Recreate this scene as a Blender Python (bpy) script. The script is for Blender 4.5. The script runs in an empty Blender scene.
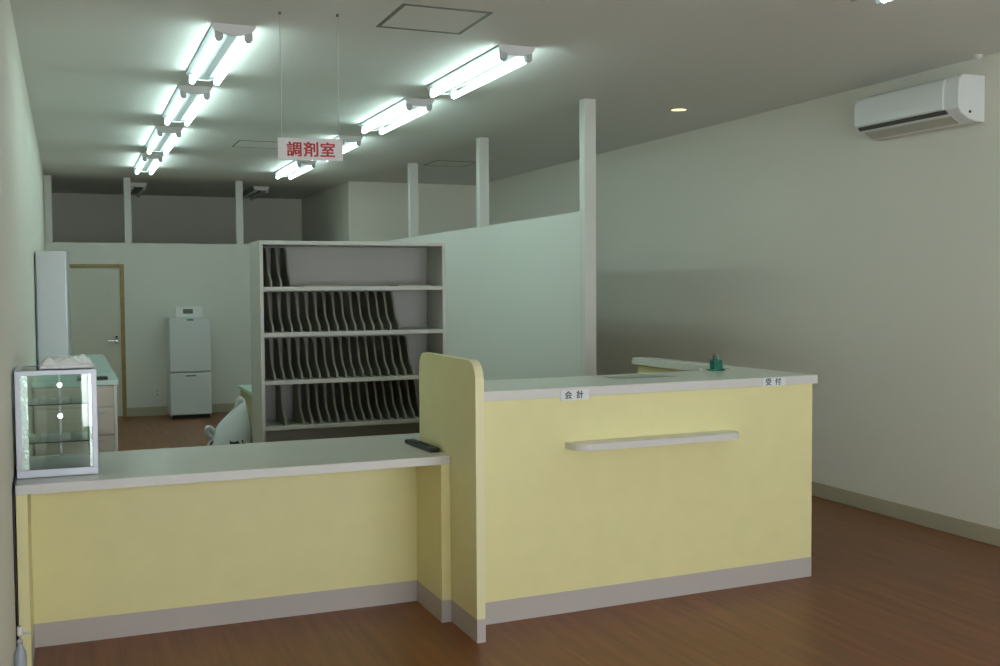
import bpy, bmesh, math, random
from mathutils import Vector, Matrix, noise
random.seed(7)
C = bpy.context.scene.collection
SC = bpy.context.scene

# ------------------------------------------------------------------ camera
F_PX = 1060.0
cam_d = bpy.data.cameras.new('camera')
cam_d.sensor_width = 36.0
cam_d.lens = F_PX / 1000.0 * 36.0
cam_d.clip_start = 0.05
cam = bpy.data.objects.new('camera', cam_d)
C.objects.link(cam)
CR = ((0.92559, -0.37848, -0.006026), (-0.021951, -0.037775, -0.999045), (0.377891, 0.924838, -0.043273))
m = Matrix(((CR[0][0], -CR[1][0], -CR[2][0]), (CR[0][1], -CR[1][1], -CR[2][1]), (CR[0][2], -CR[1][2], -CR[2][2])))
cam.matrix_world = Matrix.Translation((0, 0, 1.5)) @ m.to_4x4()
SC.camera = cam

# ------------------------------------------------------------------ world, daylight, exposure
W = bpy.data.worlds.new('overcast_sky')
SC.world = W
W.use_nodes = True
bg = W.node_tree.nodes['Background']
bg.inputs['Color'].default_value = (0.955, 0.985, 1.0, 1)
bg.inputs['Strength'].default_value = 7.0
SC.view_settings.view_transform = 'Standard'
SC.view_settings.look = 'None'
SC.view_settings.exposure = 0.0
SC.view_settings.gamma = 1.0
SC.view_settings.use_curve_mapping = False
SC.cycles.use_denoising = True
SC.cycles.max_bounces = 10
SC.cycles.diffuse_bounces = 6
SC.cycles.glossy_bounces = 4
SC.cycles.transparent_max_bounces = 24
SC.cycles.caustics_reflective = False
SC.cycles.caustics_refractive = False
SC.cycles.sample_clamp_indirect = 4.0
TUBE = (0.74, 1.0, 0.95)
TUBE_STRENGTH = 13.5

# ------------------------------------------------------------------ room numbers (metres)
XL, XR, ZC = -0.209, 4.9125, 2.8076
YF, YB = -2.2, 15.59               # front (street) wall, rear wall
BY = 13.175                        # rear partition
BLX, BLY = 3.231, 12.79            # corner block
PZ = 2.03                          # partition height
DX0, DX1, DYF, DYB, DZ = 1.571, 1.610, 4.1205, 4.883, 1.19
LYF, LYP, LYB = 4.435, 4.802, 5.20
LZ0, LZ1 = 0.712, 0.750
HZ0, HZ1, HYF, HYB = 0.997, 1.040, 4.330, 4.881

# ------------------------------------------------------------------ materials
def mat(name, col, rough=0.5, metal=0.0, var=0.0, vscale=8.0, bump=0.0, bscale=200.0, spec=0.5, coat=0.0, emit=None, estr=0.0):
    mt = bpy.data.materials.new(name); mt.use_nodes = True
    nt = mt.node_tree; b = nt.nodes['Principled BSDF']
    b.inputs['Base Color'].default_value = (*col, 1)
    b.inputs['Roughness'].default_value = rough
    b.inputs['Metallic'].default_value = metal
    b.inputs['Specular IOR Level'].default_value = spec
    b.inputs['Coat Weight'].default_value = coat
    b.inputs['Coat Roughness'].default_value = 0.12
    tc = nt.nodes.new('ShaderNodeTexCoord')
    if var:
        n = nt.nodes.new('ShaderNodeTexNoise'); n.inputs['Scale'].default_value = vscale; n.inputs['Detail'].default_value = 4
        r = nt.nodes.new('ShaderNodeValToRGB')
        r.color_ramp.elements[0].position = 0.3; r.color_ramp.elements[1].position = 0.7
        r.color_ramp.elements[0].color = (*[c * (1 - var) for c in col], 1)
        r.color_ramp.elements[1].color = (*[min(1, c * (1 + var)) for c in col], 1)
        nt.links.new(tc.outputs['Object'], n.inputs['Vector'])
        nt.links.new(n.outputs['Fac'], r.inputs['Fac']); nt.links.new(r.outputs['Color'], b.inputs['Base Color'])
    if bump:
        n2 = nt.nodes.new('ShaderNodeTexNoise'); n2.inputs['Scale'].default_value = bscale; n2.inputs['Detail'].default_value = 3
        bp = nt.nodes.new('ShaderNodeBump'); bp.inputs['Strength'].default_value = bump; bp.inputs['Distance'].default_value = 0.002
        nt.links.new(tc.outputs['Object'], n2.inputs['Vector'])
        nt.links.new(n2.outputs['Fac'], bp.inputs['Height']); nt.links.new(bp.outputs['Normal'], b.inputs['Normal'])
    if emit:
        b.inputs['Emission Color'].default_value = (*emit, 1); b.inputs['Emission Strength'].default_value = estr
    return mt

def glass_mat(name, tint=(0.93, 0.98, 0.95), gl=0.08, rough=0.02):
    mt = bpy.data.materials.new(name); mt.use_nodes = True
    nt = mt.node_tree; nt.nodes.clear()
    o = nt.nodes.new('ShaderNodeOutputMaterial'); mx = nt.nodes.new('ShaderNodeMixShader')
    t = nt.nodes.new('ShaderNodeBsdfTransparent'); t.inputs['Color'].default_value = (*tint, 1)
    g = nt.nodes.new('ShaderNodeBsdfGlossy'); g.inputs['Roughness'].default_value = rough
    f = nt.nodes.new('ShaderNodeFresnel'); f.inputs['IOR'].default_value = 1.45
    a = nt.nodes.new('ShaderNodeMath'); a.operation = 'MULTIPLY_ADD'; a.inputs[1].default_value = 1.0; a.inputs[2].default_value = gl - 0.035
    nt.links.new(f.outputs[0], a.inputs[0]); nt.links.new(a.outputs[0], mx.inputs['Fac'])
    nt.links.new(t.outputs[0], mx.inputs[1]); nt.links.new(g.outputs[0], mx.inputs[2]); nt.links.new(mx.outputs[0], o.inputs['Surface'])
    return mt

def floor_mat():
    mt = bpy.data.materials.new('brown_wood_floor'); mt.use_nodes = True
    nt = mt.node_tree; b = nt.nodes['Principled BSDF']; L = nt.links.new
    tc = nt.nodes.new('ShaderNodeTexCoord')
    mp = nt.nodes.new('ShaderNodeMapping'); mp.inputs['Rotation'].default_value = (0, 0, math.pi / 2)
    L(tc.outputs['Object'], mp.inputs['Vector'])
    br = nt.nodes.new('ShaderNodeTexBrick')
    br.inputs['Scale'].default_value = 1.0; br.inputs['Mortar Size'].default_value = 0.0012
    br.inputs['Brick Width'].default_value = 0.9; br.inputs['Row Height'].default_value = 0.075
    br.inputs['Color1'].default_value = (0.205, 0.073, 0.024, 1); br.inputs['Color2'].default_value = (0.232, 0.086, 0.029, 1)
    br.inputs['Mortar'].default_value = (0.185, 0.065, 0.022, 1)
    L(mp.outputs[0], br.inputs['Vector'])
    mp2 = nt.nodes.new('ShaderNodeMapping'); mp2.inputs['Scale'].default_value = (26, 1.6, 1)
    L(tc.outputs['Object'], mp2.inputs['Vector'])
    n = nt.nodes.new('ShaderNodeTexNoise'); n.inputs['Scale'].default_value = 1.0; n.inputs['Detail'].default_value = 6
    L(mp2.outputs[0], n.inputs['Vector'])
    r = nt.nodes.new('ShaderNodeValToRGB'); r.color_ramp.elements[0].position = 0.3; r.color_ramp.elements[1].position = 0.7
    r.color_ramp.elements[0].color = (0.72, 0.68, 0.62, 1); r.color_ramp.elements[1].color = (1.2, 1.2, 1.15, 1)
    L(n.outputs['Fac'], r.inputs['Fac'])
    mx = nt.nodes.new('ShaderNodeMix'); mx.data_type = 'RGBA'; mx.blend_type = 'MULTIPLY'; mx.inputs['Factor'].default_value = 1.0
    L(br.outputs['Color'], mx.inputs['A']); L(r.outputs['Color'], mx.inputs['B']); L(mx.outputs['Result'], b.inputs['Base Color'])
    b.inputs['Roughness'].default_value = 0.34; b.inputs['Specular IOR Level'].default_value = 0.33
    bp = nt.nodes.new('ShaderNodeBump'); bp.inputs['Strength'].default_value = 0.15; bp.inputs['Distance'].default_value = 0.001
    L(n.outputs['Fac'], bp.inputs['Height']); L(bp.outputs['Normal'], b.inputs['Normal'])
    return mt

M = dict(
    floor=floor_mat(),
    wall=mat('offwhite_wallpaper', (0.80, 0.78, 0.70), 0.75, bump=0.25, bscale=350),
    ceil=mat('white_ceiling_board', (0.80, 0.80, 0.77), 0.85, bump=0.3, bscale=260),
    part=mat('pale_partition_paper', (0.76, 0.77, 0.72), 0.7, bump=0.2, bscale=350),
    post=mat('white_post_paint', (0.72, 0.72, 0.68), 0.5),
    base=mat('beige_vinyl_baseboard', (0.46, 0.42, 0.31), 0.5),
    yellow=mat('pale_yellow_laminate', (0.84, 0.79, 0.42), 0.38, var=0.02),
    edge=mat('pale_yellow_edge_band', (0.85, 0.81, 0.50), 0.4),
    top=mat('offwhite_worktop', (0.78, 0.80, 0.73), 0.22, var=0.02, vscale=30),
    topedge=mat('white_worktop_edge', (0.72, 0.71, 0.70), 0.35),
    toe=mat('grey_vinyl_kickboard', (0.52, 0.48, 0.46), 0.5),
    steel=mat('grey_painted_steel', (0.50, 0.51, 0.47), 0.45),
    steel_in=mat('grey_shelf_back', (0.40, 0.40, 0.38), 0.55),
    plate=mat('dark_grey_divider_steel', (0.24, 0.24, 0.19), 0.5, metal=0.1),
    alu=mat('brushed_aluminium', (0.50, 0.52, 0.58), 0.42, metal=0.7),
    metalp=mat('satin_steel_sheet', (0.40, 0.42, 0.42), 0.33, metal=0.35),
    glarestrip=mat('crinkled_glare_strip', (0.90, 0.92, 0.94), 0.25, metal=0.9, bump=0.6, bscale=60),  # mirror-like finish for the added glare strips in the display case
    white=mat('white_plastic', (0.80, 0.81, 0.80), 0.35),
    acwhite=mat('glossy_white_plastic', (0.84, 0.86, 0.87), 0.18),
    lampwhite=mat('white_lamp_steel', (0.72, 0.72, 0.73), 0.45),
    lampbody=mat('dimmed_lamp_body', (0.22, 0.235, 0.235), 0.5),  # white steel body coloured darker to hold down the glow between tubes
    socket=mat('grey_lamp_socket', (0.50, 0.50, 0.52), 0.5),
    acslot=mat('dark_outlet_gap', (0.10, 0.095, 0.08), 0.6),
    aclouver=mat('greige_louver', (0.50, 0.48, 0.43), 0.5),
    dark=mat('black_plastic', (0.015, 0.016, 0.016), 0.4),
    slot=mat('dark_slot', (0.03, 0.03, 0.028), 0.6),
    fridge=mat('pale_fridge_enamel', (0.68, 0.72, 0.73), 0.3),
    wood=mat('ochre_wood_frame', (0.34, 0.25, 0.09), 0.45, var=0.15, vscale=20),
    door=mat('cream_door', (0.68, 0.68, 0.60), 0.5),
    chrome=mat('chrome', (0.8, 0.8, 0.8), 0.15, metal=1.0),
    cream=mat('cream_drawer_front', (0.62, 0.57, 0.52), 0.45),
    aqua=mat('pale_aqua_worktop', (0.52, 0.70, 0.68), 0.2),
    mint=mat('mint_desk_top', (0.45, 0.66, 0.52), 0.3),
    deskside=mat('ochre_desk_panel', (0.46, 0.44, 0.24), 0.5),
    paper=mat('white_card', (0.80, 0.84, 0.86), 0.6),
    signboard=mat('white_acrylic_sign', (0.78, 0.76, 0.78), 0.35),
    red=mat('red_lettering', (0.46, 0.03, 0.035), 0.5),
    ink=mat('black_lettering', (0.03, 0.035, 0.04), 0.6),
    green=mat('dark_green_plastic', (0.015, 0.17, 0.125), 0.3),
    brownpaper=mat('buff_paper', (0.42, 0.40, 0.30), 0.7),
    matgrey=mat('grey_green_mat', (0.28, 0.33, 0.29), 0.3),
    hatch=mat('grey_hatch_frame', (0.16, 0.17, 0.15), 0.5),
    glass=glass_mat('clear_glass'),
    winglass=glass_mat('window_glass', (0.97, 0.98, 0.98), 0.06),
    bottle=mat('grey_blue_bottle', (0.40, 0.45, 0.52), 0.25),
    wrap=mat('crumpled_white_plastic', (0.88, 0.89, 0.93), 0.25, var=0.1, vscale=40),
    display=mat('grey_lcd', (0.10, 0.12, 0.10), 0.25),
    teal=mat('teal_sticker', (0.05, 0.30, 0.24), 0.5),
    tube=mat('lit_fluorescent_tube', (0.9, 0.9, 0.9), 0.4, emit=TUBE, estr=TUBE_STRENGTH),
    tube_off=mat('unlit_fluorescent_tube', (0.75, 0.77, 0.77), 0.3),
    warm=mat('warm_downlight_lens', (0.9, 0.85, 0.7), 0.4, emit=(1.0, 0.84, 0.48), estr=1.3),
    caselamp_glint=mat('case_lamp_and_glints', (0.9, 0.9, 0.9), 0.4, emit=(0.92, 0.97, 1.0), estr=12.0),  # shared by the case lamp and the imitated glints
    trim=mat('downlight_trim', (0.45, 0.40, 0.28), 0.4),
)

# ------------------------------------------------------------------ helpers
def obj(name, bm, m, parent=None, smooth=False):
    me = bpy.data.meshes.new(name)
    bmesh.ops.recalc_face_normals(bm, faces=bm.faces)
    bm.to_mesh(me); bm.free()
    me.materials.append(M[m] if isinstance(m, str) else m)
    if smooth:
        for p in me.polygons: p.use_smooth = True
    o = bpy.data.objects.new(name, me); C.objects.link(o)
    if parent: o.parent = parent
    return o

def box(x0, x1, y0, y1, z0, z1, bev=0.0, seg=2):
    bm = bmesh.new()
    bmesh.ops.create_cube(bm, size=1.0)
    for v in bm.verts:
        v.co = Vector(((x0 + x1) / 2 + v.co.x * (x1 - x0), (y0 + y1) / 2 + v.co.y * (y1 - y0), (z0 + z1) / 2 + v.co.z * (z1 - z0)))
    if bev:
        bmesh.ops.bevel(bm, geom=list(bm.edges), offset=bev, segments=seg, profile=0.5, affect='EDGES')
    return bm

def prism(pts, axis, a0, a1, bev=0.0):
    """polygon in the two other axes (cyclic order) extruded along axis"""
    bm = bmesh.new()
    def mk(p, a):
        if axis == 'x': return (a, p[0], p[1])
        if axis == 'y': return (p[0], a, p[1])
        return (p[0], p[1], a)
    v0 = [bm.verts.new(mk(p, a0)) for p in pts]; v1 = [bm.verts.new(mk(p, a1)) for p in pts]
    n = len(pts)
    f0 = bm.faces.new(v0); f1 = bm.faces.new(v1)
    for i in range(n):
        bm.faces.new((v0[i], v0[(i + 1) % n], v1[(i + 1) % n], v1[i]))
    if bev:
        es = [e for e in bm.edges if all(f in (f0, f1) or True for f in e.link_faces) and (f0 in e.link_faces or f1 in e.link_faces)]
        bmesh.ops.bevel(bm, geom=es, offset=bev, segments=2, profile=0.5, affect='EDGES')
    return bm

def cyl(p0, p1, r0, r1=None, n=16, caps=True):
    r1 = r0 if r1 is None else r1
    p0, p1 = Vector(p0), Vector(p1); d = (p1 - p0).normalized()
    a = d.orthogonal().normalized(); b = d.cross(a)
    bm = bmesh.new()
    A = [bm.verts.new(p0 + (a * math.cos(t) + b * math.sin(t)) * r0) for t in [2 * math.pi * i / n for i in range(n)]]
    B = [bm.verts.new(p1 + (a * math.cos(t) + b * math.sin(t)) * r1) for t in [2 * math.pi * i / n for i in range(n)]]
    for i in range(n): bm.faces.new((A[i], A[(i + 1) % n], B[(i + 1) % n], B[i]))
    if caps: bm.faces.new(A); bm.faces.new(B)
    return bm

def lathe(prof, c, n=24):
    """prof: list of (r, z) about a vertical axis through c"""
    bm = bmesh.new(); rings = []
    for r, z in prof:
        rings.append([bm.verts.new((c[0] + max(r, 1e-4) * math.cos(2 * math.pi * i / n), c[1] + max(r, 1e-4) * math.sin(2 * math.pi * i / n), c[2] + z)) for i in range(n)])
    for a, b in zip(rings, rings[1:]):
        for i in range(n): bm.faces.new((a[i], a[(i + 1) % n], b[(i + 1) % n], b[i]))
    bm.faces.new(rings[0]); bm.faces.new(rings[-1])
    return bm

def path(pts, r, n=8):
    bm = bmesh.new(); rings = []
    P = [Vector(p) for p in pts]
    for i, p in enumerate(P):
        d = (P[min(i + 1, len(P) - 1)] - P[max(i - 1, 0)]).normalized()
        a = Vector((1, 0.01, 0.02)).cross(d)
        if a.length < 0.1: a = Vector((0, 1, 0.02)).cross(d)
        a.normalize(); b = d.cross(a)
        rings.append([bm.verts.new(p + (a * math.cos(2 * math.pi * k / n) + b * math.sin(2 * math.pi * k / n)) * r) for k in range(n)])
    for A, B in zip(rings, rings[1:]):
        for k in range(n): bm.faces.new((A[k], A[(k + 1) % n], B[(k + 1) % n], B[k]))
    bm.faces.new(rings[0]); bm.faces.new(rings[-1])
    return bm

def join(*bms):
    out = bmesh.new()
    for b in bms:
        me = bpy.data.meshes.new('tmp'); b.to_mesh(me); b.free(); out.from_mesh(me); bpy.data.meshes.remove(me)
    return out

def smooth_pts(pts, k=6):
    """Catmull-Rom through pts"""
    P = [Vector(p) for p in pts]; out = []
    for i in range(len(P) - 1):
        a, b, c, d = P[max(i - 1, 0)], P[i], P[i + 1], P[min(i + 2, len(P) - 1)]
        for j in range(k):
            t = j / k
            out.append(0.5 * ((2 * b) + (c - a) * t + (2 * a - 5 * b + 4 * c - d) * t * t + (3 * b - a - 3 * c + d) * t ** 3))
    out.append(P[-1]); return out

def arc(cx, cy, r, a0, a1, n=8):
    return [(cx + r * math.cos(math.radians(a0 + (a1 - a0) * i / n)), cy + r * math.sin(math.radians(a0 + (a1 - a0) * i / n))) for i in range(n + 1)]

def tag(o, label, cat=None, group=None):
    o['label'] = label
    if cat: o['category'] = cat
    if group: o['group'] = group
    return o

def thing(name, label, cat, loc=(0, 0, 0), rz=0.0, group=None):
    o = bpy.data.objects.new(name, None); C.objects.link(o)
    o.empty_display_size = 0.1
    o.location = loc; o.rotation_euler = (0, 0, rz)
    return tag(o, label, cat, group)

def shift(bm, dx, dy, dz):
    bmesh.ops.translate(bm, verts=bm.verts, vec=(dx, dy, dz)); return bm

def struct(name, bm, m, label, cat):
    o = obj(name, bm, m); o['kind'] = 'structure'; tag(o, label, cat); return o

def text_mesh(body, size, depth, weight=0.0):
    """flat lettering standing in the local xz plane, centred, facing -y"""
    cu = bpy.data.curves.new('lettering', 'FONT'); cu.body = body; cu.size = size
    cu.align_x = 'CENTER'; cu.align_y = 'CENTER'; cu.extrude = depth
    to = bpy.data.objects.new('lettering', cu); C.objects.link(to)
    dg = bpy.context.evaluated_depsgraph_get(); dg.update()
    me = bpy.data.meshes.new_from_object(to.evaluated_get(dg))
    bpy.data.objects.remove(to); bpy.data.curves.remove(cu)
    me.transform(Matrix.Rotation(math.pi / 2, 4, 'X'))
    xs = [v.co.x for v in me.vertices]; zs = [v.co.z for v in me.vertices]
    me.transform(Matrix.Translation((-(min(xs) + max(xs)) / 2, 0, -(min(zs) + max(zs)) / 2)))
    if weight:                                   # bolder strokes: the outline laid over itself, slightly offset
        bm = bmesh.new()
        for k, (dx, dz) in enumerate(((-1, -1), (1, -1), (-1, 1), (1, 1), (0, 0))):
            m2 = me.copy(); m2.transform(Matrix.Translation((dx * weight, -k * 0.00003, dz * weight * 0.6))); bm.from_mesh(m2); bpy.data.meshes.remove(m2)
        me.clear_geometry(); bm.to_mesh(me); bm.free()
    return me

def letters(chars, pitch, size, depth, weight, m_, parent, x0, y, z):
    for i, ch in enumerate(chars):
        me = text_mesh(ch, size, depth, weight)
        me.materials.clear(); me.materials.append(M[m_])
        o = bpy.data.objects.new('character', me); C.objects.link(o); o.parent = parent
        o.location = (x0 + (i - (len(chars) - 1) / 2) * pitch, y, z)

def copy_tree(o, parent=None):
    c = o.copy(); C.objects.link(c); c.parent = parent
    for ch in list(o.children): copy_tree(ch, c)
    return c

# ================================================================== SETTING
struct('floor', box(XL - 0.1, XR + 0.1, YF - 0.1, YB + 0.1, -0.1, 0), 'floor', 'glossy brown wood floor', 'floor')
struct('ceiling', box(XL - 0.1, XR + 0.1, YF - 0.1, YB + 0.1, ZC, ZC + 0.1), 'ceil', 'plain grey-white board ceiling', 'ceiling')
struct('wall_left', box(XL - 0.1, XL, YF - 0.1, YB + 0.1, 0, ZC), 'wall', 'off-white wall along the left side', 'wall')
struct('wall_right', box(XR, XR + 0.1, YF - 0.1, YB + 0.1, 0, ZC), 'wall', 'long off-white wall along the right side', 'wall')
struct('wall_back', box(XL, BLX, YB, YB + 0.1, 0, ZC), 'wall', 'dim rear wall above the back partition', 'wall')
struct('wall_corner_block', box(BLX, XR, BLY, YB + 0.1, 0, ZC), 'wall', 'projecting wall block in the far right corner', 'wall')
# street side behind the camera: a wide shop window
wf = struct('wall_front', box(XL, XR, YF - 0.1, YF, 2.35, ZC), 'wall', 'wall over the shop window', 'wall')
obj('sill_wall', box(XL, XR, YF - 0.1, YF, 0, 0.12), 'wall', wf)
obj('pier', box(XL, 0.1, YF - 0.1, YF, 0.12, 2.35), 'wall', wf)
obj('pier', box(XR - 0.2, XR, YF - 0.1, YF, 0.12, 2.35), 'wall', wf)
win = thing('window_1', 'wide shop window in the street wall', 'window', (0.1, YF, 0.12)); win['kind'] = 'structure'
for i in range(4):
    x = 0.1 + i * (XR - 0.3) / 3
    obj('window_frame', box(x - 0.125, x - 0.075, -0.08, -0.02, 0, 2.23), 'alu', win)
for i in range(3):
    x = 0.1 + i * (XR - 0.3) / 3 - 0.07
    obj('pane', box(x, x + (XR - 0.3) / 3 - 0.06, -0.055, -0.05, 0, 2.23), 'winglass', win)

bb = struct('baseboard_right', box(XR - 0.012, XR, YF, BLY, 0, 0.1, 0.002), 'base', 'beige baseboard along the right wall', 'baseboard')
struct('baseboard_left', box(XL, XL + 0.010, LYB, BY, 0, 0.1, 0.002), 'base', 'beige baseboard along the left wall', 'baseboard')

# rear partition with door and posts
DRX0, DRX1, DRZ = -0.15, 0.585, 1.755
pb = struct('wall_partition_back', box(DRX1 + 0.045, BLX, BY, BY + 0.08, 0, PZ), 'part', 'pale partition wall across the back with open top', 'wall')
obj('panel', box(XL, DRX1 + 0.045, BY, BY + 0.08, DRZ + 0.04, PZ), 'part', pb)
obj('panel', box(XL, DRX0 - 0.04, BY, BY + 0.08, 0, DRZ + 0.04), 'part', pb)
obj('cap_rail', box(XL, BLX, BY - 0.004, BY + 0.084, PZ, PZ + 0.012), 'post', pb)
for x0, x1 in ((XL + 0.001, -0.13), (0.648, 0.725), (1.931, 2.015)):
    obj('post', box(x0, x1, BY, BY + 0.08, PZ + 0.012, ZC, 0.003), 'post', pb)
struct('baseboard_back', box(DRX1 + 0.046, BLX, BY - 0.01, BY, 0, 0.105, 0.002), 'base', 'beige baseboard under the back partition', 'baseboard')
d1 = thing('door_1', 'cream flush door in an ochre wooden frame in the back partition', 'door', (0.25, BY, 0)); d1['kind'] = 'structure'
def rel(bm, o): return shift(bm, -o.location.x, -o.location.y, -o.location.z)
leaf = obj('door_leaf', rel(box(DRX0, DRX1, BY + 0.01, BY + 0.045, 0.008, DRZ, 0.002), d1), 'door', d1)
for x0, x1, z0, z1 in ((DRX0 - 0.038, DRX0, 0, DRZ + 0.038), (DRX1, DRX1 + 0.044, 0, DRZ + 0.038), (DRX0, DRX1, DRZ, DRZ + 0.038)):
    obj('door_frame', rel(box(x0, x1, BY - 0.012, BY + 0.07, z0, z1, 0.002), d1), 'wood', d1)
hd = obj('door_handle', rel(join(cyl((0.535, BY + 0.01, 0.90), (0.535, BY - 0.045, 0.90), 0.011, n=12), cyl((0.535, BY - 0.045, 0.90), (0.44, BY - 0.045, 0.90), 0.009, n=12)), d1), 'chrome', leaf)
obj('lock_plate', rel(box(0.515, 0.555, BY + 0.004, BY + 0.01, 0.86, 0.94, 0.002), d1), 'socket', leaf)
obj('keyhole', rel(cyl((0.535, BY + 0.004, 0.945), (0.535, BY - 0.004, 0.945), 0.013, n=12), d1), 'dark', leaf)

# side partition with posts
PX0, PX1, PY0 = 3.366, 3.456, 6.66
ps = struct('wall_partition_side', box(PX0 + 0.006, PX1 - 0.006, PY0 + 0.08, BLY, 0, PZ), 'part', 'tall pale partition wall dividing the room lengthwise', 'wall')
obj('post', box(PX0, PX1, PY0, PY0 + 0.08, 0, ZC, 0.003), 'post', ps)
for y in (8.69, 10.71):
    obj('post', box(PX0, PX1, y, y + 0.08, PZ, ZC, 0.003), 'post', ps)
# small hook on the middle post
tag(obj('wall_hook', join(cyl((PX1, 8.73, 2.63), (PX1 + 0.03, 8.73, 2.63), 0.006, n=10), cyl((PX1 + 0.026, 8.73, 2.63), (PX1 + 0.03, 8.73, 2.63), 0.012, n=12)), 'white'), 'tiny white hook on the middle post of the side partition', 'hook')

# ================================================================== COUNTERS
# low counter
lc = thing('low_counter', 'low yellow counter with a recessed front and off-white top beside the left wall', 'counter', (0.7, LYP, 0))
def part(name, bm, m, o): return obj(name, rel(bm, o), m, o)
part('worktop', prism([(XL + 0.011, LYF), (DX0 - 0.001, LYF), (DX0 - 0.001, DYB + 0.004), (1.98, DYB + 0.004), (1.98, LYB), (XL + 0.011, LYB)], 'z', LZ0 + 0.0005, LZ1, 0.002), 'top', lc)
part('rear_panel', box(1.90, 1.94, DYB + 0.02, LYB - 0.03, 0, LZ0), 'yellow', lc)
lc_top = lc.children[0]
part('edge_band', box(XL + 0.011, DX0 - 0.001, LYF - 0.002, LYF, LZ0 + 0.002, LZ1 - 0.002), 'topedge', lc).parent = lc_top
part('front_panel', box(-0.156, 1.526, LYP, LYP + 0.02, 0.10, LZ0), 'yellow', lc)
part('kickboard', box(-0.156, 1.526, LYP - 0.002, LYP + 0.02, 0, 0.10), 'toe', lc)
part('side_panel', box(-0.197, -0.156, LYF + 0.004, LYB - 0.03, 0.0, LZ0, 0.001), 'yellow', lc)
part('kickboard', box(-0.156, -0.154, LYF + 0.006, LYP - 0.002, 0, 0.10), 'toe', lc)
part('side_panel', box(1.526, DX0 - 0.001, LYF + 0.004, LYP + 0.02, 0.1, LZ0, 0.001), 'yellow', lc)
part('kickboard', box(1.524, DX0 - 0.001, LYF + 0.002, LYP - 0.002, 0, 0.10), 'toe', lc)

# upright divider with rounded top corners
dv = thing('counter_divider', 'upright yellow panel with rounded top corners between the two counters', 'divider', (1.59, DYF, 0))
prof = [(DYF, 0.1)] + [(DYB, 0.1)] + arc(DYB - 0.075, DZ - 0.075, 0.075, 0, 90) + arc(DYF + 0.085, DZ - 0.085, 0.085, 90, 180)
part('panel', prism(prof, 'x', DX0, DX1, 0.0015), 'yellow', dv)
ring = [(DYF - 0.001, 0.1)] + list(reversed(arc(DYF + 0.085, DZ - 0.085, 0.086, 90, 180)))
inner = [(p[0] + 0.0, p[1]) for p in ring]
bm = bmesh.new()
a = [bm.verts.new((DX0 + 0.0012, p[0], p[1])) for p in ring]; b = [bm.verts.new((DX1 - 0.0012, p[0], p[1])) for p in ring]
for i in range(len(ring) - 1): bm.faces.new((a[i], a[i + 1], b[i + 1], b[i]))
part('edge_band', bm, 'edge', dv)
part('kickboard', box(DX0, DX1, DYF - 0.002, DYB, 0, 0.1), 'toe', dv)

# high counter, standing a touch askew
HA = math.atan(0.04)
hc = thing('high_counter', 'tall yellow reception counter with off-white top and a writing ledge', 'counter', (DX1, HYF, 0), HA)
HW = 1.919
obj('worktop', prism([(0.004, -0.006), (HW + 0.028, -0.006), (HW + 0.028, 0.515), (0.027, 0.515)], 'z', HZ0, HZ1, 0.002), 'top', hc)
obj('edge_band', box(0.004, HW + 0.028, -0.008, -0.006, HZ0 + 0.002, HZ1 - 0.002), 'topedge', hc.children[0])
obj('front_panel', box(0.004, HW, 0, 0.02, 0.1, HZ0), 'yellow', hc)
obj('kickboard', box(0.004, HW, -0.002, 0.02, 0, 0.1), 'toe', hc)
obj('side_panel', box(HW - 0.022, HW, 0.02, 1.56, 0.1, HZ0), 'yellow', hc)
obj('kickboard', box(HW - 0.02, HW + 0.001, 0.02, 1.56, 0, 0.1), 'toe', hc)
rt = obj('return_worktop', box(HW - 0.092, HW + 0.028, 0.515, 1.60, HZ0, HZ1, 0.002), 'top', hc)
obj('return_panel', box(HW - 0.066, HW - 0.022, 0.30, 1.57, 0.0, HZ0), 'yellow', hc)
# writing ledge with rounded outer corners
u0, u1, lt, lb, ld = 0.487, 1.402, 0.790, 0.760, 0.115
lp = [(u1, 0.0)] + [(u0, 0.0)] + arc(u0 + 0.09, -ld + 0.09, 0.09, 180, 270, 8) + arc(u1 - 0.06, -ld + 0.06, 0.06, 270, 360, 8)
lg = obj('ledge', prism(lp, 'z', lb, lt, 0.002), 'topedge', hc)
HC_M = Matrix.Translation((DX1, HYF, 0)) @ Matrix.Rotation(HA, 4, 'Z')

# name cards on the counter edge
def card(body, u, zc_, w, h, label, tilt):
    p = HC_M @ Vector((u, -0.0105, zc_))
    t = thing('counter_sign', label, 'sign', p, HA)
    t.rotation_euler = (0, tilt, HA)
    cd = obj('card', box(-w / 2, w / 2, -0.0015, 0.0015, -h / 2, h / 2), 'paper', t)
    letters(body, 0.060, 0.038, 0.0004, 0.0007, 'ink', t, -0.004, -0.0020, 0.001)
    return t
card('会計', 0.531, 1.006, 0.148, 0.048, 'small white card lettered in black on the counter edge nearer the divider', 0.0)
card('受付', 1.664, 1.018, 0.143, 0.042, 'small white card lettered in black on the counter edge near its right end', 0.0)

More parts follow.
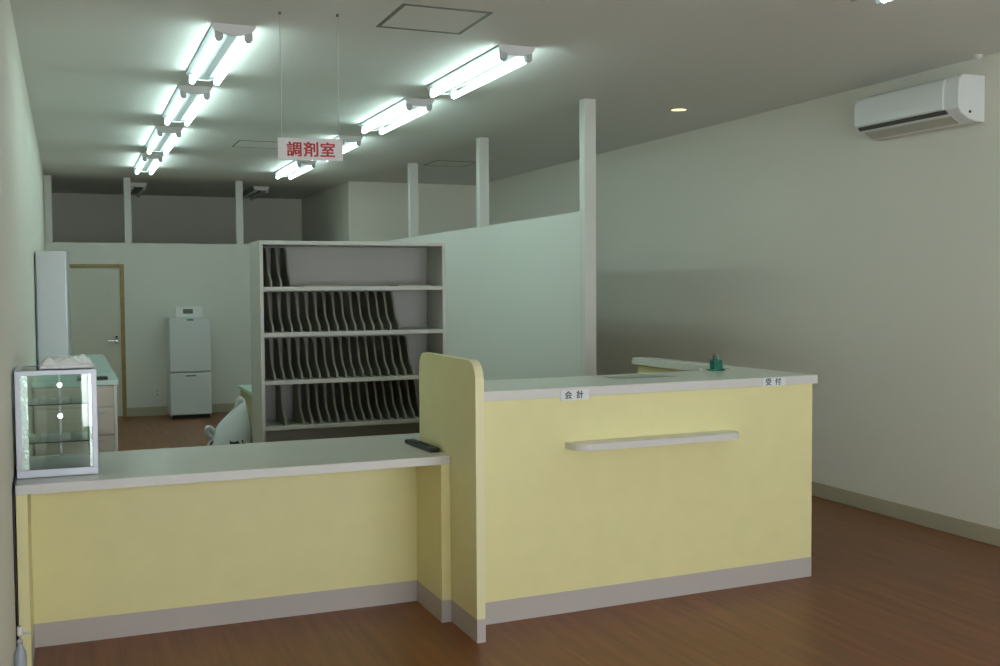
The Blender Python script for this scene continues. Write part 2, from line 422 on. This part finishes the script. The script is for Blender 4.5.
# ================================================================== FILE SHELF
SY, SD, SX0, SX1, SZT = 6.30, 0.36, 1.052, 2.208, 1.782
fs = thing('file_shelf', 'open grey steel file shelf standing behind the counters', 'shelf', ((SX0 + SX1) / 2, SY, 0))
T = 0.022
part('side', box(SX0, SX0 + T, SY, SY + SD, 0, SZT, 0.002), 'steel', fs)
part('side', box(SX1 - T, SX1, SY, SY + SD, 0, SZT, 0.002), 'steel', fs)
part('top_board', box(SX0 + T, SX1 - T, SY, SY + SD, SZT - 0.024, SZT, 0.002), 'steel', fs)
part('back_panel', box(SX0 + T, SX1 - T, SY + SD - 0.05, SY + SD - 0.04, 0.06, SZT - 0.024), 'steel_in', fs)
SH = [1.510, 1.238, 0.953, 0.681]
for z in SH + [0.40, 0.08]:
    part('shelf_board', box(SX0 + T, SX1 - T, SY + 0.002, SY + SD - 0.05, z - 0.025, z, 0.002), 'steel', fs)
part('base_board', box(SX0 + T, SX1 - T, SY + 0.02, SY + 0.03, 0, 0.055), 'steel', fs)

# wavy file dividers, each its own object
def plate_mesh(h):
    zs = [0, 0.03, 0.06, 0.09, 0.13, 0.17, 0.20, 0.222, 0.236, 0.242]
    ys = [0.004, 0.006, 0.050, 0.088, 0.108, 0.124, 0.140, 0.158, 0.182, 0.21]
    k = h / 0.242
    P = smooth_pts([(0.0, y, z * k) for y, z in zip(ys, zs)], 3)
    pts = [(p.y, p.z) for p in P] + [(0.295, h), (0.295, 0.0)]
    bm = prism(pts, 'x', -0.006, 0.006)
    me = bpy.data.meshes.new('file_divider'); bmesh.ops.recalc_face_normals(bm, faces=bm.faces); bm.to_mesh(me); bm.free()
    me.materials.append(M['plate']); return me
PM = plate_mesh(0.239)
def plate(x, z, label, group, lean=0.0, dy=0.0):
    o = bpy.data.objects.new('file_divider', PM); C.objects.link(o)
    o.location = (x, SY + 0.008 + dy, z + (0.004 * abs(math.sin(lean)))); o.rotation_euler = (0, lean, 0)
    tag(o, label, 'file divider', group); return o
ORD = ['leftmost', 'second', 'third', 'fourth', 'fifth', 'sixth', 'seventh', 'eighth', 'ninth', 'tenth', 'eleventh', 'twelfth', 'thirteenth', 'fourteenth', 'fifteenth', 'sixteenth', 'seventeenth']
def row(xs, z, where, group):
    n_ = len(xs)
    for i, x in enumerate(xs):
        w = 'rightmost' if i == n_ - 1 else ('leftmost' if i == 0 else ORD[i] + ' from left')
        plate(x, z, 'dark wavy file divider, %s %s' % (w, where), group, dy=random.uniform(0, 0.006))
row([1.122, 1.180, 1.238], SH[0], 'of three on the top shelf', 'file dividers on the top shelf')
row([1.130 + i * 0.0556 for i in range(15)], SH[1], 'on the second shelf', 'file dividers on the second shelf')
row([1.136 + i * 0.0538 for i in range(17)], SH[2], 'on the third shelf', 'file dividers on the third shelf')
plate(1.196, SH[3], 'lone dark file divider near the left end of the lowest visible shelf', 'file dividers on the lowest visible shelf')
row([1.302 + i * 0.0535 for i in range(15)], SH[3], 'of close row on lowest visible shelf', 'file dividers on the lowest visible shelf')
# loose papers lying on the top shelf
def sheet(x, y, z, w, d, rz, label, th=0.006):
    bm = box(-w / 2, w / 2, -d / 2, d / 2, 0, th, 0.001)
    o = obj('paper_stack', bm, 'brownpaper'); o.location = (x, y, z); o.rotation_euler = (0, 0, rz)
    tag(o, label, 'paper')
sheet(1.46, SY + 0.15, SH[0], 0.30, 0.21, 0.1, 'thin stack of buff papers lying on the top shelf beside the three dividers')
sheet(2.02, SY + 0.15, SH[0], 0.21, 0.25, -0.05, 'thin stack of buff papers lying at the right end of the top shelf')

# ================================================================== ITEMS ON THE LOW COUNTER
# glazed display case
CX0, CX1, CY0, CY1, CZ0, CZ1 = -0.197, 0.106, 4.585, 4.93, LZ1 + 0.001, 1.178
dc = thing('display_case', 'small aluminium and glass display case with two glass shelves on the low counter', 'display case', ((CX0 + CX1) / 2, CY0, CZ0))
pw = 0.020
part('bottom_frame', box(CX0, CX1, CY0, CY1, CZ0, CZ0 + 0.032, 0.002), 'alu', dc)
for x0, x1, y0, y1 in ((CX0, CX1, CY0, CY0 + pw), (CX0, CX1, CY1 - pw, CY1)):
    part('top_rail', box(x0, x1, y0, y1, CZ1 - 0.018, CZ1, 0.001), 'alu', dc)
for x0, x1 in ((CX0, CX0 + pw), (CX1 - pw, CX1)):
    part('top_rail', box(x0, x1, CY0 + pw, CY1 - pw, CZ1 - 0.018, CZ1, 0.001), 'alu', dc)
for x0 in (CX0, CX1 - pw):
    for y0 in (CY0, CY1 - pw):
        part('corner_post', box(x0, x0 + pw, y0, y0 + pw, CZ0 + 0.032, CZ1 - 0.018, 0.001), 'alu', dc)
        part('glare_strip', box(x0 + (pw if x0 == CX0 else -0.010), x0 + (pw + (0.026 if y0 == CY0 else 0.008) if x0 == CX0 else 0), y0 + 0.010, y0 + 0.016, CZ0 + 0.032, CZ1 - 0.018), 'glarestrip', dc)  # mirror-like strips added beside the posts to imitate bright reflections
part('front_glass', box(CX0 + pw, CX1 - pw, CY0 + 0.004, CY0 + 0.008, CZ0 + 0.032, CZ1 - 0.018), 'glass', dc)
part('back_glass', box(CX0 + pw, CX1 - pw, CY1 - 0.010, CY1 - 0.006, CZ0 + 0.032, CZ1 - 0.018), 'glass', dc)
for x in (CX0 + 0.006, CX1 - 0.010):
    part('side_glass', box(x, x + 0.004, CY0 + pw, CY1 - pw, CZ0 + 0.032, CZ1 - 0.018), 'glass', dc)
part('top_glass', box(CX0 + pw, CX1 - pw, CY0 + pw, CY1 - pw, CZ1 - 0.008, CZ1 - 0.002), 'glass', dc)
for z in (0.884, 1.036):
    s = part('glass_shelf', box(CX0 + pw + 0.001, CX1 - pw - 0.001, CY0 + 0.030, CY1 - 0.03, z, z + 0.005), 'glass', dc)
    part('shelf_edge', box(CX0 + pw + 0.001, CX1 - pw - 0.001, CY0 + 0.027, CY0 + 0.030, z, z + 0.005), 'slot', dc).parent = s
for z in (1.094, 0.962):  # glowing discs added to imitate reflected glints, not real fittings
    lm = part('glint_disc', cyl((-0.035, 4.885, z), (-0.035, 4.868, z), 0.008, n=16), 'caselamp_glint', dc)
    lh = part('glint_backing', cyl((-0.035, 4.905, z), (-0.035, 4.885, z), 0.012, n=16), 'alu', dc); lm.parent = lh
part('glare_streak_bar', box(-0.039, -0.031, 4.905, 4.917, CZ0 + 0.032, CZ1 - 0.018), 'alu', dc)  # bar added to imitate the vertical streak of glare
part('case_lamp', lathe([(0.022, -0.012), (0.020, -0.014), (0.010, -0.015)], (-0.072, 4.70, CZ1 - 0.010), 16), 'caselamp_glint', dc)

# crumpled plastic on top of the case
def crumple(x0, x1, y0, y1, h, amp, seed, nx=26, ny=14):
    bm = bmesh.new(); g = []
    for layer in (0, 1):
        for j in range(ny + 1):
            for i in range(nx + 1):
                u, v = i / nx, j / ny
                e = min(1.0, 6 * min(u, 1 - u, v, 1 - v)) ** 0.5
                x, y = x0 + u * (x1 - x0), y0 + v * (y1 - y0)
                n = noise.noise(Vector((x * 26 + seed, y * 26, seed))) + 0.5 * noise.noise(Vector((x * 60, y * 60, seed)))
                z = 0.0 if layer == 0 else h * e * (0.72 + 0.4 * n) + 0.002
                g.append(bm.verts.new((x + 0.006 * n * (layer), y, z)))
    s = (nx + 1) * (ny + 1)
    for layer in (0, 1):
        for j in range(ny):
            for i in range(nx):
                k = layer * s + j * (nx + 1) + i
                bm.faces.new((g[k], g[k + 1], g[k + nx + 2], g[k + nx + 1]))
    for i in range(nx):
        for j in (0, ny):
            k = j * (nx + 1) + i; bm.faces.new((g[k], g[k + 1], g[s + k + 1], g[s + k]))
    for j in range(ny):
        for i in (0, nx):
            k = j * (nx + 1) + i; bm.faces.new((g[k], g[k + nx + 1], g[s + k + nx + 1], g[s + k]))
    return bm
pk = thing('plastic_packet', 'crumpled clear plastic packet lying on top of the display case', 'packet', (0.0, 4.74, CZ1 + 0.0005))
obj('wrapper', crumple(-0.108, 0.096, -0.10, 0.12, 0.052, 1, 3.0), 'wrap', pk, True)
o = obj('folded_sleeve', box(-0.105, 0.092, -0.105, 0.11, 0.0, 0.016, 0.004), 'wrap', pk); 

# power cord of the case
cord = smooth_pts([(-0.195, 4.95, 0.757), (-0.2040, 4.82, 0.757), (-0.2045, 4.55, 0.757), (-0.2045, 4.425, 0.745), (-0.2045, 4.420, 0.68), (-0.2040, 4.420, 0.45), (-0.2025, 4.420, 0.20), (-0.203, 4.42, 0.02)], 5)
tag(obj('power_cord', path(cord, 0.0042, 8), 'dark', None, True), 'black power cord running down between the left wall and the low counter', 'cord')

# black remote control
rc = thing('remote_control', 'flat black remote control lying on the low counter against the divider', 'remote', (1.527, 4.715, LZ1 + 0.0005), math.radians(3))
rcb = obj('body', box(-0.026, 0.026, -0.165, 0.165, 0, 0.020, 0.005), 'dark', rc)
for j in range(6):
    for i in (-1, 0, 1):
        obj('button', box(i * 0.014 - 0.004, i * 0.014 + 0.004, -0.11 + j * 0.03, -0.10 + j * 0.03, 0.020, 0.022), 'slot', rc)

# pump bottle on the floor in the corner
pbx, pby = -0.1855, 4.24
pbt = thing('pump_bottle', 'small grey pump bottle standing on the floor at the left wall by the low counter', 'bottle', (pbx, pby, 0))
obj('bottle', lathe([(0.019, 0), (0.0215, 0.006), (0.0215, 0.145), (0.019, 0.165), (0.013, 0.180), (0.009, 0.190), (0.009, 0.20)], (0, 0, 0)), 'bottle', pbt, True)
obj('pump_collar', lathe([(0.010, 0.20), (0.010, 0.212), (0.006, 0.214)], (0, 0, 0)), 'socket', pbt, True)
obj('pump_stem', cyl((0, 0, 0.214), (0, 0, 0.236), 0.004, n=12), 'socket', pbt)
obj('pump_head', join(lathe([(0.009, 0.228), (0.010, 0.234), (0.010, 0.258), (0.006, 0.264)], (0, 0, 0), 16), cyl((0, 0, 0.236), (0.036, 0.0, 0.234), 0.0045, n=10)), 'white', pbt, True)

# ================================================================== ITEMS ON THE HIGH COUNTER
pn = thing('pen_stand', 'dark green pen stand holding pens on the tall counter', 'pen stand', HC_M @ Vector((1.66, 0.475, HZ1 + 0.0005)), HA)
obj('tray', box(-0.035, 0.045, -0.03, 0.03, 0, 0.008, 0.002), 'green', pn)
cup = obj('cup', join(box(-0.020, 0.035, -0.02, -0.016, 0.008, 0.052), box(-0.020, 0.035, 0.016, 0.02, 0.008, 0.062), box(-0.020, -0.016, -0.016, 0.016, 0.008, 0.056), box(0.031, 0.035, -0.016, 0.016, 0.008, 0.056)), 'green', pn)
for i, (x, y, h, mm) in enumerate(((-0.011, 0, 0.092, 'dark'), (0.000, 0.006, 0.084, 'dark'), (0.011, -0.004, 0.090, 'green'), (0.024, 0.004, 0.080, 'green'))):
    obj('pen', cyl((x, y, 0.008), (x + 0.002, y + 0.002, h), 0.0055, 0.004, n=10), mm, pn)
mt = obj('counter_mat', box(-0.17, 0.17, -0.07, 0.07, 0, 0.002), 'matgrey'); mt.location = HC_M @ Vector((1.10, 0.34, HZ1 + 0.0005)); mt.rotation_euler = (0, 0, HA)
tag(mt, 'thin grey mat lying on the tall counter top', 'mat')
tg = obj('price_tag', box(-0.011, 0.011, -0.006, 0.006, 0, 0.012, 0.002), 'white'); tg.location = HC_M @ Vector((1.575, 0.485, HZ1 + 0.0005)); tg.rotation_euler = (0, 0, HA)
tag(tg, 'tiny white block beside the green pen stand', 'block')

# ================================================================== DISPENSARY FURNITURE AT THE BACK
# long cabinet and worktop along the left wall
WZ = 0.935
wk = thing('drawer_cabinet', 'cream drawer cabinet along the left wall under an aqua worktop', 'cabinet', (0.03, 7.02, 0))
part('body', box(XL + 0.012, 0.275, 7.022, 9.85, 0.06, WZ - 0.03), 'cream', wk)
part('plinth', box(XL + 0.012, 0.25, 7.05, 9.82, 0, 0.06), 'toe', wk)
part('edge_strip', box(0.262, 0.279, 7.014, 7.03, 0.06, WZ - 0.03), 'white', wk)
for z0, z1 in ((0.775, 0.90), (0.60, 0.768), (0.33, 0.593), (0.07, 0.323)):
    d = part('drawer', box(XL + 0.02, 0.260, 7.004, 7.022, z0, z1, 0.002), 'cream', wk)
    hz = z1 - 0.035
    if z0 < 0.7: obj('handle', rel(box(0.165, 0.205, 6.997, 7.004, hz - 0.006, hz + 0.006), wk), 'socket', d)
wt = obj('worktop', box(XL + 0.003, 0.292, 7.0, 9.88, WZ - 0.03, WZ, 0.003), 'aqua')
tag(wt, 'long pale aqua worktop on the drawer cabinet along the left wall', 'worktop')
tr = thing('dark_tray', 'small dark tray at the near end of the aqua worktop', 'tray', (0.14, 7.12, WZ + 0.0005))
obj('tray', box(-0.09, 0.09, -0.06, 0.06, 0, 0.016, 0.003), 'slot', tr)
# tall satin steel unit standing on the worktop
tc = thing('steel_unit', 'tall satin steel appliance cabinet standing on the aqua worktop at the left wall', 'cabinet', (-0.09, 8.25, WZ + 0.0005))
pf = [(-0.201, 8.25)] + [(-0.201, 8.85), (0.026, 8.85)] + [(0.026, 8.28)] + arc(-0.004, 8.28, 0.03, 0, -90, 6)
part('body', prism(pf, 'z', WZ + 0.001, 1.772), 'metalp', tc)
part('gap_shade_strip', box(-0.198, -0.194, 8.246, 8.251, WZ + 0.02, 1.765), 'slot', tc)  # dark strip standing in for the shaded gap along the wall
part('lid', box(-0.201, 0.024, 8.27, 8.85, 1.772, 1.776), 'metalp', tc)

# refrigerator
FX0, FX1, FY0, FZ = 1.083, 1.545, 12.676, 1.168
rf = thing('refrigerator', 'pale two-door refrigerator standing against the back partition', 'refrigerator', ((FX0 + FX1) / 2, FY0, 0))
part('body', box(FX0, FX1, FY0 + 0.05, BY - 0.02, 0.03, FZ, 0.006), 'fridge', rf)
fd1 = part('door', box(FX0, FX1, FY0, FY0 + 0.046, 0.542, FZ - 0.002, 0.010), 'fridge', rf)
fd2 = part('door', box(FX0, FX1, FY0, FY0 + 0.046, 0.045, 0.530, 0.010), 'fridge', rf)
part('handle_slot', box(FX0 + 0.17, FX0 + 0.29, FY0 - 0.003, FY0 + 0.002, 0.490, 0.502), 'slot', rf).parent = fd2
part('base', box(FX0 + 0.02, FX1 - 0.02, FY0 + 0.03, BY - 0.03, 0, 0.045), 'dark', rf)
part('sticker', box(FX0 + 0.20, FX0 + 0.27, FY0 - 0.002, FY0 + 0.001, FZ - 0.035, FZ - 0.012), 'teal', rf).parent = fd1
dv2 = thing('thermometer', 'white box with a small dark display on top of the refrigerator', 'thermometer', (1.315, FY0 + 0.16, FZ + 0.0005))
obj('case', box(-0.15, 0.15, -0.05, 0.08, 0, 0.125, 0.008), 'white', dv2)
obj('display', box(-0.065, 0.045, -0.053, -0.049, 0.045, 0.098), 'display', dv2)
ot = thing('wall_outlet', 'white socket plate low on the back partition beside the door', 'outlet', (0.975, BY - 0.001, 0.27))
opl = obj('plate', box(-0.035, 0.035, -0.008, 0.0, -0.06, 0.06, 0.002), 'white', ot)
for z in (-0.025, 0.025): obj('socket', box(-0.012, 0.012, -0.0095, -0.008, z - 0.008, z + 0.008), 'socket', ot)

# desk whose end shows behind the file shelf
dk = thing('desk', 'desk with a mint top and ochre end panel half hidden behind the file shelf', 'desk', (1.9, 7.9, 0))
part('desktop', box(1.27, 2.55, 7.1, 8.72, 0.695, 0.72, 0.003), 'mint', dk)
part('end_panel', box(1.285, 1.315, 7.12, 8.70, 0, 0.695), 'deskside', dk)
part('end_panel', box(2.50, 2.53, 7.12, 8.70, 0, 0.695), 'deskside', dk)
part('modesty_panel', box(1.315, 2.50, 8.64, 8.66, 0.2, 0.695), 'deskside', dk)

# white shopping bag on the floor
def bag_mat():
    mt = mat('white_bag_plastic', (0.70, 0.74, 0.76), 0.35)
    nt = mt.node_tree; b = nt.nodes['Principled BSDF']; L = nt.links.new
    tcn = nt.nodes.new('ShaderNodeTexCoord'); n = nt.nodes.new('ShaderNodeTexNoise'); n.inputs['Scale'].default_value = 9
    L(tcn.outputs['Object'], n.inputs['Vector'])
    r = nt.nodes.new('ShaderNodeValToRGB'); r.color_ramp.interpolation = 'CONSTANT'
    r.color_ramp.elements[0].color = (0.70, 0.74, 0.76, 1); r.color_ramp.elements[1].position = 0.60; r.color_ramp.elements[1].color = (0.03, 0.03, 0.035, 1)
    sx_ = nt.nodes.new('ShaderNodeSeparateXYZ'); L(tcn.outputs['Object'], sx_.inputs[0])
    lt_ = nt.nodes.new('ShaderNodeMath'); lt_.operation = 'LESS_THAN'; lt_.inputs[1].default_value = 0.50   # printed area ends below the bag's neck
    ml = nt.nodes.new('ShaderNodeMath'); ml.operation = 'MULTIPLY'
    L(sx_.outputs['Z'], lt_.inputs[0]); L(lt_.outputs[0], ml.inputs[0]); L(n.outputs['Fac'], ml.inputs[1])
    L(ml.outputs[0], r.inputs['Fac']); L(r.outputs['Color'], b.inputs['Base Color'])
    return mt
M['bagplain'] = mat('plain_white_bag_plastic', (0.70, 0.74, 0.76), 0.35)
M['bag'] = bag_mat()
bg_ = thing('shopping_bag', 'white plastic shopping bag with black print on the floor by the desk', 'bag', (1.07, 7.95, 0))
bm = bmesh.new(); rings = []
prof = [(0.10, 0.07, 0.0), (0.135, 0.11, 0.02), (0.150, 0.13, 0.12), (0.150, 0.13, 0.25), (0.142, 0.115, 0.36), (0.125, 0.085, 0.45), (0.10, 0.055, 0.53), (0.085, 0.030, 0.58)]
n = 40
for k, (rx, ry, z) in enumerate(prof):
    ringv = []
    for i in range(n):
        t = 2 * math.pi * i / n; c, s = math.cos(t), math.sin(t)
        x = 1.18 * rx * math.copysign(abs(c) ** 0.6, c); y = ry * math.copysign(abs(s) ** 0.6, s)
        d = 0.016 * noise.noise(Vector((x * 14, y * 14, z * 14))) if k else 0
        ringv.append(bm.verts.new((x * (1 + d * 5) + 0.10 * z * z, y * (1 + d * 5), z + 0.95 * x * max(0, z - 0.15) / 0.43 + 0.02 * z)))
    rings.append(ringv)
for A, B in zip(rings, rings[1:]):
    for i in range(n): bm.faces.new((A[i], A[(i + 1) % n], B[(i + 1) % n], B[i]))
bm.faces.new(rings[0]); bm.faces.new(rings[-1])
obj('sack', bm, 'bag', bg_, True)
for hp in ([(-0.09, 0.0, 0.40), (-0.138, -0.02, 0.445), (-0.142, -0.03, 0.485), (-0.115, -0.02, 0.48), (-0.07, 0, 0.42)], [(0.07, 0.0, 0.60), (0.085, -0.01, 0.66), (0.10, -0.01, 0.69), (0.115, -0.01, 0.66), (0.11, 0, 0.60)]):
    hp = smooth_pts(hp, 5)
    obj('handle', path(hp, 0.019, 10), 'bagplain', bg_, True)
ub = thing('black_bundle', 'dark upright bundle on the floor between the white bag and the file shelf', 'bundle', (1.235, 7.70, 0))
obj('body', lathe([(0.026, 0), (0.03, 0.02), (0.03, 0.38), (0.022, 0.44), (0.008, 0.46)], (0, 0, 0), 14), 'dark', ub, True)
obj('band', lathe([(0.0315, 0.25), (0.0315, 0.28)], (0, 0, 0), 14), 'matgrey', ub)

# ================================================================== CEILING THINGS
LL = 1.25
def lamp(lit, label, x, y, group):
    t = thing('fluorescent_light', label, 'ceiling light', (x, y, ZC), 0, group)
    tr_ = [(-0.104, 0.0), (0.104, 0.0), (0.104, -0.010), (0.022, -0.046), (-0.022, -0.046), (-0.104, -0.010)]
    obj('body', prism(tr_, 'y', 0.012, LL - 0.012), 'lampbody', t)
    ec = [(-0.104, 0.0), (0.104, 0.0), (0.104, -0.014), (0.090, -0.034), (0.034, -0.054), (-0.034, -0.054), (-0.090, -0.034), (-0.104, -0.014)]
    for y0 in (0, LL - 0.012): obj('end_cap', prism(ec, 'y', y0, y0 + 0.012), 'lampwhite', t)
    for sx in (-1, 1):
        for y0, y1 in ((0.004, 0.034), (LL - 0.034, LL - 0.004)):
            so = [(sx * 0.072 - 0.019, -0.022)] + arc(sx * 0.072, -0.064, 0.019, 180, 360, 10) + [(sx * 0.072 + 0.019, -0.022)]
            obj('socket', prism(so, 'y', y0, y1), 'socket', t)
        obj('tube', cyl((sx * 0.072, 0.034, -0.064), (sx * 0.072, LL - 0.034, -0.064), 0.0165, n=14), 'tube' if lit else 'tube_off', t, True)
    return t
ordn = ['nearest', 'second', 'third', 'farthest']
YS = (5.41, 7.12, 8.97, 10.78)
for row, x in (('left', 0.798), ('right', 2.292)):
    for k, y in enumerate(YS):
        w = ordn[k] if k in (0, 3) else ordn[k] + ' from the front'
        y -= 0.07 if row == 'right' and k < 2 else 0.0
        lamp(True, 'lit twin-tube ceiling light, %s of the %s' % (w, 'row by the left wall' if row == 'left' else 'row behind the hanging sign'), x, y, 'lit ceiling lights over the dispensary')
    lamp(False, 'unlit twin-tube ceiling light beyond the back partition, %s' % ('nearer the left wall' if row == 'left' else 'nearer the corner block'), x + 0.05, 13.78, 'unlit ceiling lights at the back')
lamp(True, 'lit twin-tube ceiling light at the top edge above the waiting area', 3.25, 2.475, 'lit ceiling lights over the waiting area')

dl = thing('downlight', 'small warm recessed downlight by the right wall', 'ceiling light', (4.222, 6.81, ZC))
obj('trim_ring', lathe([(0.072, 0.0), (0.072, -0.006), (0.058, -0.007), (0.058, -0.002)], (0, 0, 0)), 'trim', dl)
obj('lens', lathe([(0.056, -0.001), (0.056, -0.007), (0.03, -0.010)], (0, 0, 0)), 'warm', dl)
sd = thing('smoke_detector', 'tiny white detector on the ceiling above the air conditioner', 'detector', (4.855, 4.63, ZC))
obj('base', lathe([(0.028, 0.0), (0.028, -0.012), (0.018, -0.016)], (0, 0, 0), 18), 'white', sd)
obj('dome', lathe([(0.016, -0.015), (0.013, -0.024), (0.005, -0.028)], (0, 0, 0), 18), 'white', sd)

def hatch(x0, x1, y0, y1, label, w=0.018):
    t = thing('ceiling_hatch', label, 'hatch', ((x0 + x1) / 2, (y0 + y1) / 2, ZC))
    hx, hy = (x1 - x0) / 2, (y1 - y0) / 2
    obj('frame', join(box(-hx, hx, -hy, -hy + w, -0.004, 0), box(-hx, hx, hy - w, hy, -0.004, 0), box(-hx, -hx + w, -hy + w, hy - w, -0.004, 0), box(hx - w, hx, -hy + w, hy - w, -0.004, 0)), 'hatch', t)
    obj('panel', box(-hx + w, hx - w, -hy + w, hy - w, -0.002, 0), 'ceil', t)
hatch(1.464, 1.911, 4.738, 5.198, 'square ceiling hatch nearest the front, beside the hanging sign wires')
hatch(1.44, 1.89, 9.57, 10.02, 'square ceiling hatch seen just left of the hanging sign', 0.009)
hatch(3.56, 4.01, 10.4, 10.85, 'square ceiling hatch between the posts of the side partition', 0.009)

# hanging sign
sg = thing('hanging_sign', 'white hanging sign with red lettering on two thin wires', 'sign', (1.096, 5.064, 2.163))
sg.rotation_euler = (0, 0, math.radians(-10))
sgb = obj('board', box(-0.153, 0.153, -0.005, 0.005, -0.052, 0.052, 0.001), 'signboard', sg)
letters('調剤室', 0.079, 0.074, 0.0006, 0.0021, 'red', sgb, 0.002, -0.0058, 0.0)
for x in (-0.135, 0.135):
    obj('wire', cyl((x, 0, 0.05), (x, 0, ZC - 2.163), 0.0016, n=6), 'socket', sg)
    obj('ceiling_hook', cyl((x, 0, ZC - 2.163 - 0.012), (x, 0, ZC - 2.163), 0.007, n=10), 'hatch', sg)

# ================================================================== AIR CONDITIONER
ac = thing('air_conditioner', 'white wall air conditioner high on the right wall', 'air conditioner', (XR, 5.05, 2.43))
def acp(pts): return [(-d, z - 2.43) for d, z in pts]
body = [(0.0, 2.432), (0.0, 2.698), (0.150, 2.698)] + [(0.150 + 0.05 * math.sin(math.radians(a)), 2.648 + 0.05 * math.cos(math.radians(a))) for a in (20, 40, 60, 80)] + [(0.204, 2.60), (0.205, 2.545), (0.200, 2.505), (0.180, 2.478), (0.12, 2.445), (0.06, 2.432)]
def acprism(pts, y0, y1, bev=0.0):
    return prism(acp(pts), 'y', y0 - 5.05, y1 - 5.05, bev)
obj('body', acprism(body, 4.63, 5.475, 0.006), 'acwhite', ac, False)
front = [(0.190, 2.684), (0.199, 2.680), (0.209, 2.664), (0.215, 2.64), (0.2175, 2.60), (0.218, 2.55), (0.217, 2.512), (0.208, 2.503), (0.196, 2.51)]
obj('front_panel', acprism(front, 4.735, 5.47, 0.002), 'acwhite', ac)
obj('outlet_slot', acprism([(0.206, 2.503), (0.204, 2.494), (0.188, 2.480), (0.180, 2.486)], 4.72, 5.45), 'acslot', ac)
obj('louver', acprism([(0.165, 2.472), (0.10, 2.438), (0.104, 2.432), (0.170, 2.464)], 4.71, 5.43), 'aclouver', ac)
obj('side_screw', cyl((-0.115, 4.626 - 5.05, 0.055), (-0.115, 4.6320 - 5.05, 0.055), 0.008, n=12), 'slot', ac)
